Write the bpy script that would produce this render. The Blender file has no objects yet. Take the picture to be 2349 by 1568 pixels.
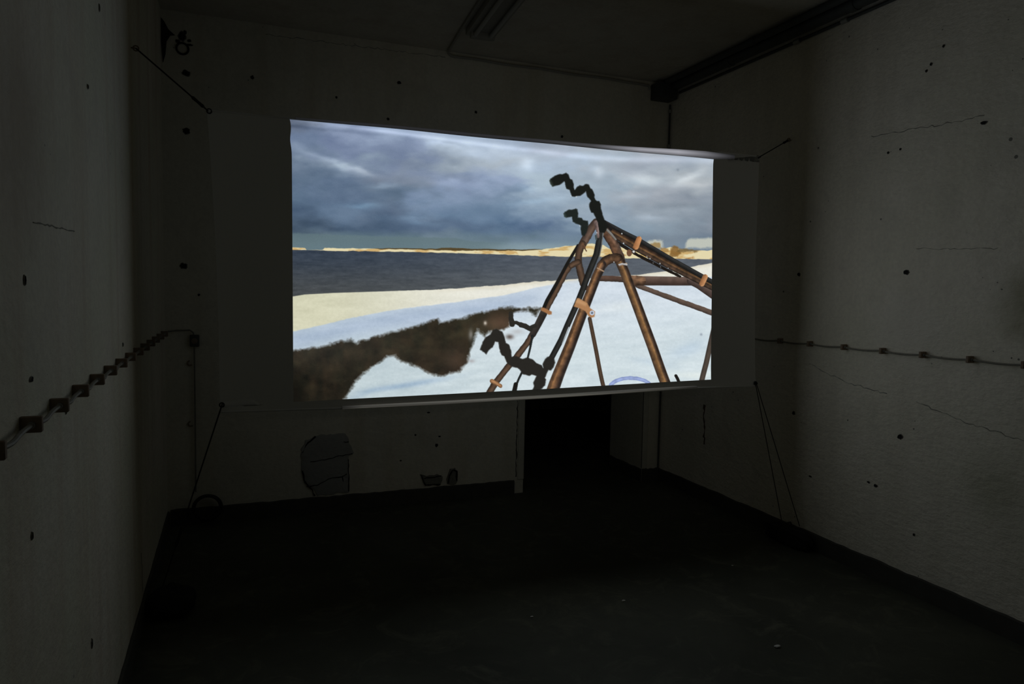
import bpy, bmesh, math, random
import numpy as np
from mathutils import Vector, Matrix

# ------------------------------------------------------------------ camera, light, exposure
SC = bpy.context.scene
C = SC.collection
F_PX, YAW, PITCH, ROLL = 1616.518, 0.377684, -0.069939, 0.018835
XL, XR, YB, H = -0.3758, 3.1076, 4.6528, 3.0438      # left wall, right wall, back wall, ceiling
YF = -3.2                                            # wall behind the camera
YS = 3.25                                            # plane of the hanging screen
CAM = Vector((0, 0, 1.45))


def cam_axes():
    sy, cy = math.sin(YAW), math.cos(YAW)
    fwd = Vector((sy, cy, 0)); right = Vector((cy, -sy, 0)); up = Vector((0, 0, 1))
    cp, sp = math.cos(PITCH), math.sin(PITCH)
    fwd, up = fwd * cp + up * sp, up * cp - fwd * sp
    cr, sr = math.cos(ROLL), math.sin(ROLL)
    right, up = right * cr + up * sr, up * cr - right * sr
    return right, up, fwd


r_, u_, f_ = cam_axes()
cd = bpy.data.cameras.new('camera')
cd.sensor_fit = 'HORIZONTAL'; cd.sensor_width = 36.0
cd.lens = F_PX / 2349 * 36.0
cd.clip_start = 0.05; cd.clip_end = 60
cam = bpy.data.objects.new('camera', cd); C.objects.link(cam)
m = Matrix((r_, u_, -f_)).transposed().to_4x4(); m.translation = CAM
cam.matrix_world = m
SC.camera = cam

w = bpy.data.worlds.new('world'); SC.world = w; w.use_nodes = True
w.node_tree.nodes['Background'].inputs['Color'].default_value = (0.75, 0.78, 0.6, 1)
w.node_tree.nodes['Background'].inputs['Strength'].default_value = 0.0

# dim black-level spill of the projector that stands behind the camera
pl = bpy.data.lights.new('projector_spill', 'SPOT')
pl.energy = 4.6; pl.color = (1.0, 0.96, 0.88)
pl.spot_size = math.radians(46); pl.spot_blend = 0.6; pl.shadow_soft_size = 0.04
po = bpy.data.objects.new('projector_spill', pl); C.objects.link(po)
po.location = (1.2, -1.6, 1.9)
po.rotation_euler = (Vector((2.0, YS, 1.55)) - po.location).to_track_quat('-Z', 'Y').to_euler()

SC.view_settings.view_transform = 'Standard'
SC.view_settings.look = 'None'
SC.view_settings.exposure = 0.0
SC.view_settings.gamma = 1.0
SC.view_settings.use_curve_mapping = False

SC.cycles.use_light_tree = False      # one big light: plain area sampling is quicker

PICTURE_GAIN = 1.0       # radiance of the projected picture
BACK_GAIN = 0.17         # share of it that comes through to the back of the cloth

R = random.Random(5)


def lin(c):
    c = c / 255.0
    return c / 12.92 if c <= 0.04045 else ((c + 0.055) / 1.055) ** 2.4


# ------------------------------------------------------------------ helpers
def link(name, me, mat=None, parent=None):
    o = bpy.data.objects.new(name, me); C.objects.link(o)
    if mat: me.materials.append(mat)
    if parent: o.parent = parent
    return o


def empty(name, loc, label, cat, group=None, rot=(0, 0, 0)):
    o = bpy.data.objects.new(name, None); C.objects.link(o)
    o.location = loc; o.rotation_euler = rot
    o['label'] = label; o['category'] = cat
    if group: o['group'] = group
    return o


def tag(o, label, cat, group=None, kind=None):
    o['label'] = label; o['category'] = cat
    if group: o['group'] = group
    if kind: o['kind'] = kind
    return o


def bm_obj(name, bm, mat, parent=None, smooth=True):
    me = bpy.data.meshes.new(name)
    bmesh.ops.recalc_face_normals(bm, faces=bm.faces)
    if smooth:
        for f in bm.faces: f.smooth = True
        for e in bm.edges:
            if len(e.link_faces) == 2 and e.calc_face_angle(0) > math.radians(38): e.smooth = False
    bm.to_mesh(me); bm.free()
    return link(name, me, mat, parent)


def box(bm, lo, hi, bevel=0.0, seg=1):
    lo = Vector(lo); hi = Vector(hi)
    r = bmesh.ops.create_cube(bm, size=1.0)
    for v in r['verts']:
        v.co = Vector([lo[i] + (v.co[i] + .5) * (hi[i] - lo[i]) for i in range(3)])
    if bevel:
        es = list({e for v in r['verts'] for e in v.link_edges})
        bmesh.ops.bevel(bm, geom=es, offset=bevel, segments=seg, profile=.6, affect='EDGES')


def tube(bm, pts, rad, n=8, caps=True):
    pts = [Vector(p) for p in pts]
    rads = rad if isinstance(rad, (list, tuple)) else [rad] * len(pts)
    rings = []; prev = None
    for i, p in enumerate(pts):
        a = pts[max(0, i - 1)]; b = pts[min(len(pts) - 1, i + 1)]
        d = (b - a).normalized()
        if prev is None:
            s = d.cross(Vector((0, 0, 1)))
            if s.length < .1: s = d.cross(Vector((1, 0, 0)))
            s.normalize()
        else:
            s = (prev - d * prev.dot(d)).normalized()
        prev = s; t = d.cross(s)
        rings.append([bm.verts.new(p + (s * math.cos(k * 2 * math.pi / n) + t * math.sin(k * 2 * math.pi / n)) * rads[i]) for k in range(n)])
    for a, b in zip(rings, rings[1:]):
        for k in range(n): bm.faces.new((a[k], a[(k + 1) % n], b[(k + 1) % n], b[k]))
    if caps:
        bm.faces.new(rings[0][::-1]); bm.faces.new(rings[-1])


def torus(bm, c, axis, R1, r1, n=24, k=8, a0=0, a1=2 * math.pi):
    axis = Vector(axis).normalized()
    s = axis.cross(Vector((0, 0, 1)))
    if s.length < .1: s = axis.cross(Vector((1, 0, 0)))
    s.normalize(); t = axis.cross(s); c = Vector(c)
    full = abs(a1 - a0 - 2 * math.pi) < 1e-6
    rings = []
    for i in range(n if full else n + 1):
        a = a0 + (a1 - a0) * i / n
        d = s * math.cos(a) + t * math.sin(a)
        rings.append([bm.verts.new(c + d * (R1 + r1 * math.cos(b)) + axis * r1 * math.sin(b)) for b in [j * 2 * math.pi / k for j in range(k)]])
    m_ = len(rings)
    for i in range(m_ if full else m_ - 1):
        a = rings[i]; b = rings[(i + 1) % m_]
        for j in range(k): bm.faces.new((a[j], a[(j + 1) % k], b[(j + 1) % k], b[j]))
    if not full: bm.faces.new(rings[0][::-1]); bm.faces.new(rings[-1])


# ------------------------------------------------------------------ materials
class NT:
    def __init__(s, name):
        s.m = bpy.data.materials.new(name); s.m.use_nodes = True
        s.t = s.m.node_tree; s.n = s.t.nodes
        s.b = s.n['Principled BSDF']; s.x = 0

    def add(s, typ, **kw):
        nd = s.n.new(typ)
        for k, v in kw.items(): setattr(nd, k, v)
        return nd

    def l(s, a, b): s.t.links.new(a, b)

    def noise(s, vec, scale, detail=4, rough=.55, dist=0):
        n = s.add('ShaderNodeTexNoise'); n.inputs['Scale'].default_value = scale
        n.inputs['Detail'].default_value = detail; n.inputs['Roughness'].default_value = rough
        n.inputs['Distortion'].default_value = dist
        s.l(vec, n.inputs['Vector']); return n.outputs['Fac']

    def ramp(s, fac, stops, interp='LINEAR'):
        n = s.add('ShaderNodeValToRGB'); cr = n.color_ramp; cr.interpolation = interp
        while len(cr.elements) < len(stops): cr.elements.new(.5)
        for e, (p, c) in zip(cr.elements, stops):
            e.position = p; e.color = (c, c, c, 1) if not isinstance(c, (tuple, list)) else (*c, 1)
        s.l(fac, n.inputs['Fac']); return n.outputs['Color']

    def mix(s, fac, a, b, mode='MIX'):
        n = s.add('ShaderNodeMix', data_type='RGBA', blend_type=mode)
        for sock, v in ((n.inputs['Factor'], fac), (n.inputs['A'], a), (n.inputs['B'], b)):
            if hasattr(v, 'node'): s.l(v, sock)
            elif isinstance(v, (tuple, list)): sock.default_value = (*v, 1)
            else: sock.default_value = v
        return n.outputs['Result']

    def math(s, op, a, b=0.0):
        n = s.add('ShaderNodeMath', operation=op)
        for i, v in enumerate((a, b)):
            if hasattr(v, 'node'): s.l(v, n.inputs[i])
            else: n.inputs[i].default_value = v
        return n.outputs[0]

    def mapping(s, scale=(1, 1, 1), loc=(0, 0, 0), rot=(0, 0, 0)):
        if not hasattr(s, 'tc'): s.tc = s.add('ShaderNodeTexCoord')
        n = s.add('ShaderNodeMapping'); n.inputs['Scale'].default_value = scale
        n.inputs['Location'].default_value = loc; n.inputs['Rotation'].default_value = rot
        s.l(s.tc.outputs['Object'], n.inputs['Vector']); return n.outputs['Vector']

    def bump(s, h, strength=.5, dist=.01, prev=None):
        n = s.add('ShaderNodeBump'); n.inputs['Strength'].default_value = strength
        n.inputs['Distance'].default_value = dist
        s.l(h, n.inputs['Height'])
        if prev is not None: s.l(prev, n.inputs['Normal'])
        s.l(n.outputs['Normal'], s.b.inputs['Normal']); return n.outputs['Normal']


def plain(name, col, rough=.7, metal=0.0, noise=0.0, scale=30):
    t = NT(name); t.b.inputs['Roughness'].default_value = rough; t.b.inputs['Metallic'].default_value = metal
    v = t.mapping()
    n = t.noise(v, scale, 5)
    a = tuple(c * (1 - noise) for c in col); b = tuple(min(1, c * (1 + noise)) for c in col)
    t.l(t.mix(n, a, b), t.b.inputs['Base Color'])
    t.bump(n, .3, .002)
    return t.m


def concrete(name, base, tint, warm, pits=1.0, seams=.47, streak=.35, stain=None, bump=.5):
    """painted board-marked concrete; pits, stains and seams with their own shape"""
    t = NT(name); t.b.inputs['Roughness'].default_value = .85
    v = t.mapping()
    big = t.noise(v, 1.3, 3, .55, .6)
    mid = t.noise(v, 5.5, 4, .6, .3)
    fine = t.noise(v, 48, 3, .65)
    col = t.mix(t.ramp(big, [(.36, 0.), (.64, 1.)]), base, tint)
    st = t.noise(t.mapping((7, 7, .55), (3, 1, 0)), 1.0, 3, .6)
    col = t.mix(t.ramp(st, [(.48, 0.), (.72, streak * 1.6)]), col, warm)
    col = t.mix(t.ramp(mid, [(.5, 0.), (.76, .45)]), col, tuple(c * .72 for c in base))
    col = t.mix(t.ramp(fine, [(.35, .0), (.75, .28)]), col, tuple(c * .55 for c in base))
    vo = t.add('ShaderNodeTexVoronoi'); vo.inputs['Scale'].default_value = 17.0
    t.l(v, vo.inputs['Vector'])
    thr = t.ramp(mid, [(.50, 0.), (.78, 1.)])
    near = t.math('LESS_THAN', vo.outputs['Distance'], t.math('MULTIPLY', thr, .13 * pits))
    col = t.mix(t.math('MULTIPLY', near, .75), col, (.06, .06, .05))
    if stain:
        for (sx, sy, sz), rad, cc, am in stain:
            d = t.add('ShaderNodeVectorMath', operation='DISTANCE'); t.l(v, d.inputs[0]); d.inputs[1].default_value = (sx, sy, sz)
            f = t.ramp(t.math('ADD', t.math('DIVIDE', d.outputs['Value'], rad), t.math('MULTIPLY', mid, .8)), [(.55, am), (1.25, 0.)])
            col = t.mix(f, col, cc)
    t.l(col, t.b.inputs['Base Color'])
    sep = t.add('ShaderNodeSeparateXYZ'); t.l(v, sep.inputs[0])
    fr = t.math('FRACT', t.math('DIVIDE', t.math('ADD', sep.outputs['Z'], t.math('MULTIPLY', big, .06)), seams))
    seam = t.math('MULTIPLY', t.math('LESS_THAN', fr, .012), -.35)
    rel = t.noise(t.mapping((1, 1, 1.8), (5, 2, 9)), 19, 4, .62)
    t.bump(t.math('ADD', rel, t.math('ADD', seam, t.math('MULTIPLY', near, -.8))), bump, .008)
    return t.m


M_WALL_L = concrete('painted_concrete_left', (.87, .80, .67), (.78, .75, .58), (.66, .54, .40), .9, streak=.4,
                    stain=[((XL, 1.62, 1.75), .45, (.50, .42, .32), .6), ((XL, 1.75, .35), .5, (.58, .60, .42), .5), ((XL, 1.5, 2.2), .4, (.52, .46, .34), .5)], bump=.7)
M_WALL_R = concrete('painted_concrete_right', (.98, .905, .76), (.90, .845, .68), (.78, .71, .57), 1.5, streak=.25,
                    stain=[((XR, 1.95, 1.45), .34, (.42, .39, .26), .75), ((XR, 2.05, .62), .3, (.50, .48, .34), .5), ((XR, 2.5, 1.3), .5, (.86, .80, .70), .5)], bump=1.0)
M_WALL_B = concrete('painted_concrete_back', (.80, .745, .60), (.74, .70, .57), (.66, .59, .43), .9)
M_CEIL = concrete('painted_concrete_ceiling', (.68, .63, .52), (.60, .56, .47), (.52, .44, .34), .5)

tf = NT('floor_concrete'); tf.b.inputs['Roughness'].default_value = .75
v = tf.mapping()
c1 = tf.mix(tf.ramp(tf.noise(v, 1.1, 4, .6, .5), [(.38, 0.), (.66, 1.)]), (.055, .058, .040), (.095, .097, .070))
c1 = tf.mix(tf.ramp(tf.noise(v, 4.5, 7, .7, 1.2), [(.52, 0.), (.72, .7)]), c1, (.17, .165, .115))
c1 = tf.mix(tf.ramp(tf.noise(v, 16, 6, .7), [(.5, 0.), (.8, .6)]), c1, (.05, .05, .04))
tf.l(c1, tf.b.inputs['Base Color'])
tf.bump(tf.noise(v, 25, 6, .65), .4, .004)
M_FLOOR = tf.m

M_SKIRT = plain('dark_skirting_paint', (.065, .062, .05), .8, 0, .35, 14)
M_DARK = plain('blackened_hole', (.012, .012, .010), .95, 0, .3)
M_RIM = plain('chipped_rim', (.22, .21, .17), .9, 0, .4, 60)
M_GREY_PATCH = concrete('grey_cement_patch', (.42, .41, .37), (.34, .335, .31), (.30, .29, .25), 1.8)
M_HOLE_EDGE = plain('chipped_hole_edge', (.20, .19, .155), .9, 0, .4, 60)
M_CRACK = plain('faint_crack', (.30, .29, .24), .9, 0, .4, 60)
M_RUST = plain('rust_stain', (.13, .075, .035), .9, 0, .5, 25)
M_CORD = plain('black_cord', (.02, .02, .018), .8, 0, .3, 200)
M_BAG = plain('black_weight_fabric', (.012, .012, .013), .85, 0, .4, 60)
M_CABLE = plain('grey_cable', (.24, .225, .18), .6, 0, .3, 60)
M_CLIP = plain('dark_steel_clip', (.26, .19, .13), .8, .0, .5, 60)
M_STEEL = plain('dull_steel', (.35, .35, .34), .45, .9, .2, 60)
M_PIPE = plain('dark_pipe_paint', (.07, .075, .07), .55, 0, .3, 20)
M_COUP = plain('pale_pipe_coupling', (.38, .37, .33), .5, .2, .2, 40)
M_HOUSING = plain('grey_lamp_housing', (.36, .34, .29), .6, 0, .15, 30)
M_TUBEGLASS = plain('unlit_tube_glass', (.45, .44, .40), .35, 0, .05, 30)
M_FRAME = plain('pale_door_frame_paint', (.62, .59, .48), .7, 0, .15, 20)
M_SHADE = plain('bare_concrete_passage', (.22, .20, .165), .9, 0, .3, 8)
M_CHIP = plain('white_plaster_chip', (.75, .74, .68), .8, 0, .1, 80)

tc = NT('screen_cloth'); tc.b.inputs['Roughness'].default_value = .9
v = tc.mapping((1, 1, 1))
wv = tc.noise(v, 260, 2, .5)
tc.l(tc.mix(wv, (.72, .71, .68), (.80, .79, .76)), tc.b.inputs['Base Color'])
tc.bump(wv, .2, .001)
trn = tc.add('ShaderNodeBsdfTranslucent'); trn.inputs['Color'].default_value = (.7, .68, .63, 1)
mxs = tc.add('ShaderNodeMixShader'); mxs.inputs['Fac'].default_value = .18
tc.l(tc.b.outputs['BSDF'], mxs.inputs[1]); tc.l(trn.outputs['BSDF'], mxs.inputs[2])
tc.l(mxs.outputs[0], tc.n['Material Output'].inputs['Surface'])
M_CLOTH = tc.m

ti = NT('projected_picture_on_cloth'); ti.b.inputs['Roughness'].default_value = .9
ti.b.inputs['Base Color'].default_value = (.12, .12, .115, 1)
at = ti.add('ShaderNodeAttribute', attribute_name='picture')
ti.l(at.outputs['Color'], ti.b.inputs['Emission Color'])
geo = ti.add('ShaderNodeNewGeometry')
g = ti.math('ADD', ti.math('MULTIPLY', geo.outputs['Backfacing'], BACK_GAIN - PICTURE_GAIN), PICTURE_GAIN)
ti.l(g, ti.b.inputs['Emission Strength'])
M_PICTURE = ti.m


# ------------------------------------------------------------------ the room
def struct(name, bm, mat, smooth=False):
    o = bm_obj(name, bm, mat, None, smooth); o['kind'] = 'structure'; return o


T = .25
bm = bmesh.new(); box(bm, (XL - T, YF - T, -.2), (XR + T, 8.2, 0)); floor = struct('floor', bm, M_FLOOR)
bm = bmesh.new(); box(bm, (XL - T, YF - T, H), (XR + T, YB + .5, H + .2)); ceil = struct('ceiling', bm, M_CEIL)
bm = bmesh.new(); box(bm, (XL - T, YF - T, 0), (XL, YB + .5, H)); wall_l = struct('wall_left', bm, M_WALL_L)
bm = bmesh.new(); box(bm, (XR, YF - T, 0), (XR + T, YB, H)); wall_r = struct('wall_right', bm, M_WALL_R)
bm = bmesh.new(); box(bm, (XL, YF - T, 0), (XR, YF, H)); wall_f = struct('wall_front', bm, M_WALL_R)
DX0, DX1, DZ = 1.952, 2.952, 2.05
bm = bmesh.new()
box(bm, (XL, YB, 0), (DX0, YB + .5, H)); box(bm, (DX1, YB, 0), (XR + T, YB + .5, H)); box(bm, (DX0, YB, DZ), (DX1, YB + .5, H))
wall_b = struct('wall_back', bm, M_WALL_B)
# dark corridor behind the doorway
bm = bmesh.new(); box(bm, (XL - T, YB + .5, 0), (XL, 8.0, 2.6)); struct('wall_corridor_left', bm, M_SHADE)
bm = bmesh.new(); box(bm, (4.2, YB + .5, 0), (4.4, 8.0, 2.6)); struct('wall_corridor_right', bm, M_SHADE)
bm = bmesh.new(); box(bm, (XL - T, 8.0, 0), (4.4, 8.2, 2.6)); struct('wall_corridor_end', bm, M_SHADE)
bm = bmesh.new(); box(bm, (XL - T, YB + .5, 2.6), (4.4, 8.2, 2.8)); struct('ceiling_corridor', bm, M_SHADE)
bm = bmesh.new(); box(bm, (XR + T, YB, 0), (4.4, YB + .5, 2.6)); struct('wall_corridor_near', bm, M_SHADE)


def band(name, pts_fn, n, mat):
    """skirting band with an uneven top edge: pts_fn(t, z, out) -> point"""
    bm = bmesh.new(); rows = []
    for i in range(n + 1):
        t_ = i / n; top = .098 + R.uniform(-.0025, .0025) + .0015 * math.sin(i * .7)
        rows.append([bm.verts.new(pts_fn(t_, z, o)) for z, o in ((0, 0), (0, .012), (top - .006, .011), (top, .004), (top, 0))])
    for a, b in zip(rows, rows[1:]):
        for k in range(5): bm.faces.new((a[k], a[(k + 1) % 5], b[(k + 1) % 5], b[k]))
    bm.faces.new(rows[0]); bm.faces.new(rows[-1][::-1])
    return struct(name, bm, mat)


band('baseboard_left', lambda t_, z, o: (XL + o, YF + .02 + t_ * (YB - .02 - YF - .02), z), 160, M_SKIRT)
band('baseboard_right', lambda t_, z, o: (XR - o, YF + .02 + t_ * (YB - .001 - YF - .02), z), 160, M_SKIRT)
band('baseboard_back', lambda t_, z, o: (XL + .015 + t_ * (DX0 - .07 - XL - .015), YB - o, z), 60, M_SKIRT)
band('baseboard_doorway', lambda t_, z, o: (DX1 - o, YB + t_ * .49, z), 20, M_SKIRT)
band('baseboard_back_right', lambda t_, z, o: (DX1 + .002 + t_ * (XR - DX1 - .004), YB - o, z), 12, M_SKIRT)
bm = bmesh.new(); box(bm, (DX0 - .046, YB - .008, .1), (DX0, YB + .012, DZ + .02), .003); box(bm, (DX0 - .004, YB, .1), (DX0 + .006, YB + .5, DZ), .002)
trim = struct('trim_1', bm, M_FRAME)
bm = bmesh.new(); box(bm, (DX1, YB - .006, .1), (DX1 + .045, YB + .01, DZ + .02), .003); struct('trim_2', bm, M_FRAME)


# --- marks, holes and cracks that belong to the walls (children of them)
def to_wall(wall, a, b, out):
    if wall is wall_l: return Vector((XL + out, a, b))
    if wall is wall_r: return Vector((XR - out, a, b))
    if wall is wall_b: return Vector((a, YB - out, b))
    return Vector((a, b, H - out))


def hole(wall, a, b, rad, name='tie_hole', elong=1.0, rim=True, n=14):
    bm = bmesh.new(); rr = random.Random(int(a * 971 + b * 313))
    ang = [2 * math.pi * i / n for i in range(n)]
    j = [1 + rr.uniform(-.2, .2) for _ in ang]
    def ring(s, out): return [bm.verts.new(to_wall(wall, a + math.cos(t_) * rad * s * k, b + math.sin(t_) * rad * elong * s * k, out)) for t_, k in zip(ang, j)]
    r0 = ring(1.0, .0006); r1 = ring(.8, .003); r2 = ring(.45, .0008)
    for p, q in ((r0, r1), (r1, r2)):
        for k in range(n): bm.faces.new((p[k], p[(k + 1) % n], q[(k + 1) % n], q[k]))
    bm.faces.new(r2)
    bm.faces.ensure_lookup_table()
    for k, q_ in enumerate(bm.faces): q_.material_index = 0 if k < n else 1
    o = bm_obj(name, bm, M_HOLE_EDGE if rad < .03 else M_DARK, wall); o.data.materials.append(M_DARK); return o


def crack(wall, pts, wd=.004, name='crack', mat=None, jit=.006, seed=1):
    """a shallow raised-lip crack line running along the wall"""
    rr = random.Random(seed); P = []
    for (a0, b0), (a1, b1) in zip(pts, pts[1:]):
        L = math.hypot(a1 - a0, b1 - b0); n = max(2, int(L / .02))
        for i in range(n): P.append((a0 + (a1 - a0) * i / n + rr.uniform(-jit, jit), b0 + (b1 - b0) * i / n + rr.uniform(-jit, jit)))
    P.append(pts[-1])
    bm = bmesh.new(); prev = None
    for i, (a, b) in enumerate(P):
        a2, b2 = P[min(i + 1, len(P) - 1)]; a1, b1 = P[max(i - 1, 0)]
        d = math.hypot(a2 - a1, b2 - b1) or 1; nx, ny = -(b2 - b1) / d, (a2 - a1) / d
        ww = wd * rr.uniform(.15, .75)
        cur = [bm.verts.new(to_wall(wall, a + nx * ww, b + ny * ww, .0008)), bm.verts.new(to_wall(wall, a, b, .0022)), bm.verts.new(to_wall(wall, a - nx * ww, b - ny * ww, .0008))]
        if prev:
            for k in range(2): bm.faces.new((prev[k], prev[k + 1], cur[k + 1], cur[k]))
        prev = cur
    return bm_obj(name, bm, mat or M_CRACK, wall)


for a, b, r0, e in ((2.545, 1.587, .017, .75), (3.262, 1.589, .014, .9), (3.251, .765, .013, 1.0), (2.528, .766, .017, .8),
                    (2.478, 2.574, .008, 1), (2.418, 2.639, .007, 1), (2.500, 2.548, .007, 1), (2.62, 2.2, .007, 1), (2.69, 2.195, .007, 1),
                    (2.70, .49, .010, .6), (2.655, .482, .013, .7), (2.42, .30, .007, 1), (3.10, .42, .012, .5), (2.2, 2.24, .018, .45)):
    hole(wall_r, a, b, r0, elong=e)
for a, b, r0, e in ((2.328, 2.005, .011, .7), (1.621, 1.456, .007, 1.4), (1.648, 1.26, .012, .55), (2.906, 1.234, .010, .8),
                    (2.55, 2.30, .007, 2), (1.95, 1.15, .006, 2.2), (1.62, .95, .006, 1.5), (2.2, .45, .008, 2), (2.05, .33, .008, 2), (1.95, .2, .007, 2)):
    hole(wall_l, a, b, r0, elong=e)
for a, b, r0, e in ((-.244, 2.697, .022, .9), (-.248, 2.365, .022, .9), (-.272, 1.571, .022, .9), (-.19, 1.40, .008, 1),
                    (.95, 2.56, .010, 1), (1.55, 2.67, .010, 1), (1.02, 2.80, .016, .7), (.93, 2.50, .006, 1), (1.75, 2.45, .008, 1), (.62, 2.66, .008, 1),
                    (.12, 2.72, .011, 1.2), (.13, 2.45, .010, 1), (2.2, 2.57, .010, 1), (1.32, .45, .010, .6), (1.30, .39, .011, 1.2), (1.15, .47, .007, 1.), (1.24, .62, .012, .5), (1.05, .30, .008, .7)):
    hole(wall_b, a, b, r0, name='pock_mark', elong=e)
crack(wall_r, [(2.62, .97), (2.9, 1.0), (3.15, 1.07)], .003, seed=3)
crack(wall_r, [(1.9, .86), (2.2, .90), (2.45, .955)], .0035, seed=4)
crack(wall_r, [(2.2, 2.27), (2.5, 2.28), (2.8, 2.30)], .003, seed=5)
crack(wall_r, [(2.1, 1.68), (2.5, 1.70)], .002, seed=6)
crack(wall_l, [(1.70, 1.575), (2.1, 1.585)], .003, seed=7, jit=.002)
crack(wall_l, [(3.33, .3), (3.36, .12)], .003, seed=8)
crack(wall_b, [(.2, 2.985), (1.1, 3.0), (1.33, 3.005)], .003, seed=9)
crack(wall_b, [(.3, 2.25), (.9, 2.42), (1.5, 2.46)], .003, seed=10)
crack(wall_b, [(DX0 - .056, .12), (DX0 - .054, 1.0), (DX0 - .058, 1.9)], .006, seed=11, jit=.003, mat=M_DARK)
crack(wall_r, [(4.103, .68), (4.11, .62), (4.09, .40)], .018, name='rust_stain', mat=M_RUST, jit=.008, seed=12)

# broken-out corner and broken-out cable hole, top left of the back wall
bm = bmesh.new()
pr = [(-.372, 2.995), (-.355, 2.975), (-.335, 2.935), (-.30, 2.905), (-.325, 2.90), (-.345, 2.865), (-.352, 2.79), (-.366, 2.74), (-.374, 2.86)]
fr_ = [bm.verts.new(to_wall(wall_b, a, b, .0035)) for a, b in pr]; bk = [bm.verts.new(to_wall(wall_b, a, b, .0004)) for a, b in pr]
bm.faces.new(fr_)
for k in range(len(pr)): bm.faces.new((fr_[k], fr_[(k + 1) % len(pr)], bk[(k + 1) % len(pr)], bk[k]))
bm_obj('broken_corner', bm, M_DARK, wall_b)
for a, b, r0, e in ((-.262, 2.905, .022, 1.3), (-.285, 2.875, .014, .8), (-.225, 2.885, .012, .8), (-.222, 2.862, .018, .4), (-.246, 2.93, .010, 1.4)):
    hole(wall_b, a, b, r0, name='broken_plaster', elong=e)
bm = bmesh.new(); torus(bm, (-.262, YB - .004, 2.835), (0, 1, 0), .032, .006, 24, 6); bm_obj('hole_rim', bm, M_DARK, wall_b)


def patch(name, outline, mat, thick, label, cat, seed, group=None):
    """rough slab of mortar standing a few millimetres proud of the back wall"""
    rr = random.Random(seed); bm = bmesh.new(); P = []
    for (a0, b0), (a1, b1) in zip(outline, outline[1:] + outline[:1]):
        n = max(2, int(math.hypot(a1 - a0, b1 - b0) / .018))
        for i in range(n): P.append((a0 + (a1 - a0) * i / n + rr.uniform(-.005, .005), b0 + (b1 - b0) * i / n + rr.uniform(-.005, .005)))
    ca = sum(p[0] for p in P) / len(P); cb = sum(p[1] for p in P) / len(P)
    rings = []
    for s, o in ((1.0, .0), (.985, thick * .8), (.9, thick), (.6, thick * .8), (.3, thick * .9)):
        rings.append([bm.verts.new((ca + (a - ca) * s, YB - o - (rr.uniform(0, thick * .35) if 0 < s < .95 else 0), cb + (b - cb) * s)) for a, b in P])
    n = len(P)
    for p, q in zip(rings, rings[1:]):
        for k in range(n): bm.faces.new((p[k], p[(k + 1) % n], q[(k + 1) % n], q[k]))
    bm.faces.new(rings[-1])
    o = bm_obj(name, bm, mat); tag(o, label, cat, group); return o


pt = patch('mortar_patch', [(.400, .42), (.43, .475), (.50, .505), (.60, .51), (.68, .505), (.70, .47), (.715, .42), (.735, .375), (.70, .355), (.70, .115), (.50, .105), (.48, .15), (.42, .20), (.40, .30)],
           M_GREY_PATCH, .010, 'large rounded grey mortar patch low on the back wall under the screen', 'patch', 3)


def fissure(parent, pts, y, wd, seed):
    rr = random.Random(seed); P = []
    for (a0, b0), (a1, b1) in zip(pts, pts[1:]):
        n = max(2, int(math.hypot(a1 - a0, b1 - b0) / .02))
        P += [(a0 + (a1 - a0) * i / n + rr.uniform(-.003, .003), y, b0 + (b1 - b0) * i / n + rr.uniform(-.003, .003)) for i in range(n)]
    P.append((pts[-1][0], y, pts[-1][1]))
    bm = bmesh.new(); tube(bm, P, [wd * rr.uniform(.5, 1.1) for _ in P], 6)
    return bm_obj('fissure', bm, M_DARK, parent)


fissure(pt, [(.46, .335), (.55, .345), (.64, .362), (.725, .372)], YB - .011, .004, 1)
fissure(pt, [(.43, .175), (.50, .18), (.57, .215), (.66, .225), (.69, .24)], YB - .011, .004, 2)
fissure(pt, [(.700, .335), (.702, .12)], YB - .009, .004, 3)
fissure(pt, [(.41, .40), (.44, .46), (.49, .50)], YB - .008, .006, 4)
fissure(pt, [(.405, .28), (.425, .20), (.47, .15), (.485, .11)], YB - .008, .006, 5)
fissure(pt, [(.665, .452), (.70, .452)], YB - .010, .004, 6)
fissure(pt, [(.66, .225), (.665, .19)], YB - .010, .005, 7)
p2 = patch('mortar_patch', [(1.185, .20), (1.20, .165), (1.22, .115), (1.33, .105), (1.345, .165), (1.32, .185), (1.23, .18)], M_RIM, .008,
           'dark scraped mortar patch at the foot of the back wall, left of the doorway', 'patch', 4, 'small dark patches low on the back wall')
fissure(p2, [(1.195, .19), (1.22, .12), (1.33, .115)], YB - .008, .006, 8)
fissure(p2, [(1.21, .165), (1.28, .17), (1.335, .175)], YB - .008, .005, 9)
p3 = patch('mortar_patch', [(1.375, .11), (1.38, .165), (1.40, .215), (1.435, .22), (1.452, .18), (1.45, .11), (1.425, .105)], M_RIM, .008,
           'narrow upright dark mortar patch nearest the doorway', 'patch', 6, 'small dark patches low on the back wall')
fissure(p3, [(1.385, .12), (1.39, .17), (1.415, .21), (1.442, .20), (1.446, .13)], YB - .008, .007, 10)

# ------------------------------------------------------------------ the picture that is projected on the screen
# everything below is laid out in the picture's own 2D frame (x right, y down)
NX, NY = 1000, 640
TL, TR, BL, BR = (669.0, 273.0), (1634.5, 365.0), (673.5, 921.4), (1632.0, 870.0)


def homography(src, dst):
    A = []; B = []
    for (x, y), (u, v_) in zip(src, dst):
        A.append([x, y, 1, 0, 0, 0, -u * x, -u * y]); B.append(u)
        A.append([0, 0, 0, x, y, 1, -v_ * x, -v_ * y]); B.append(v_)
    h = np.linalg.solve(np.array(A, float), np.array(B, float)); return np.append(h, 1).reshape(3, 3)


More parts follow.
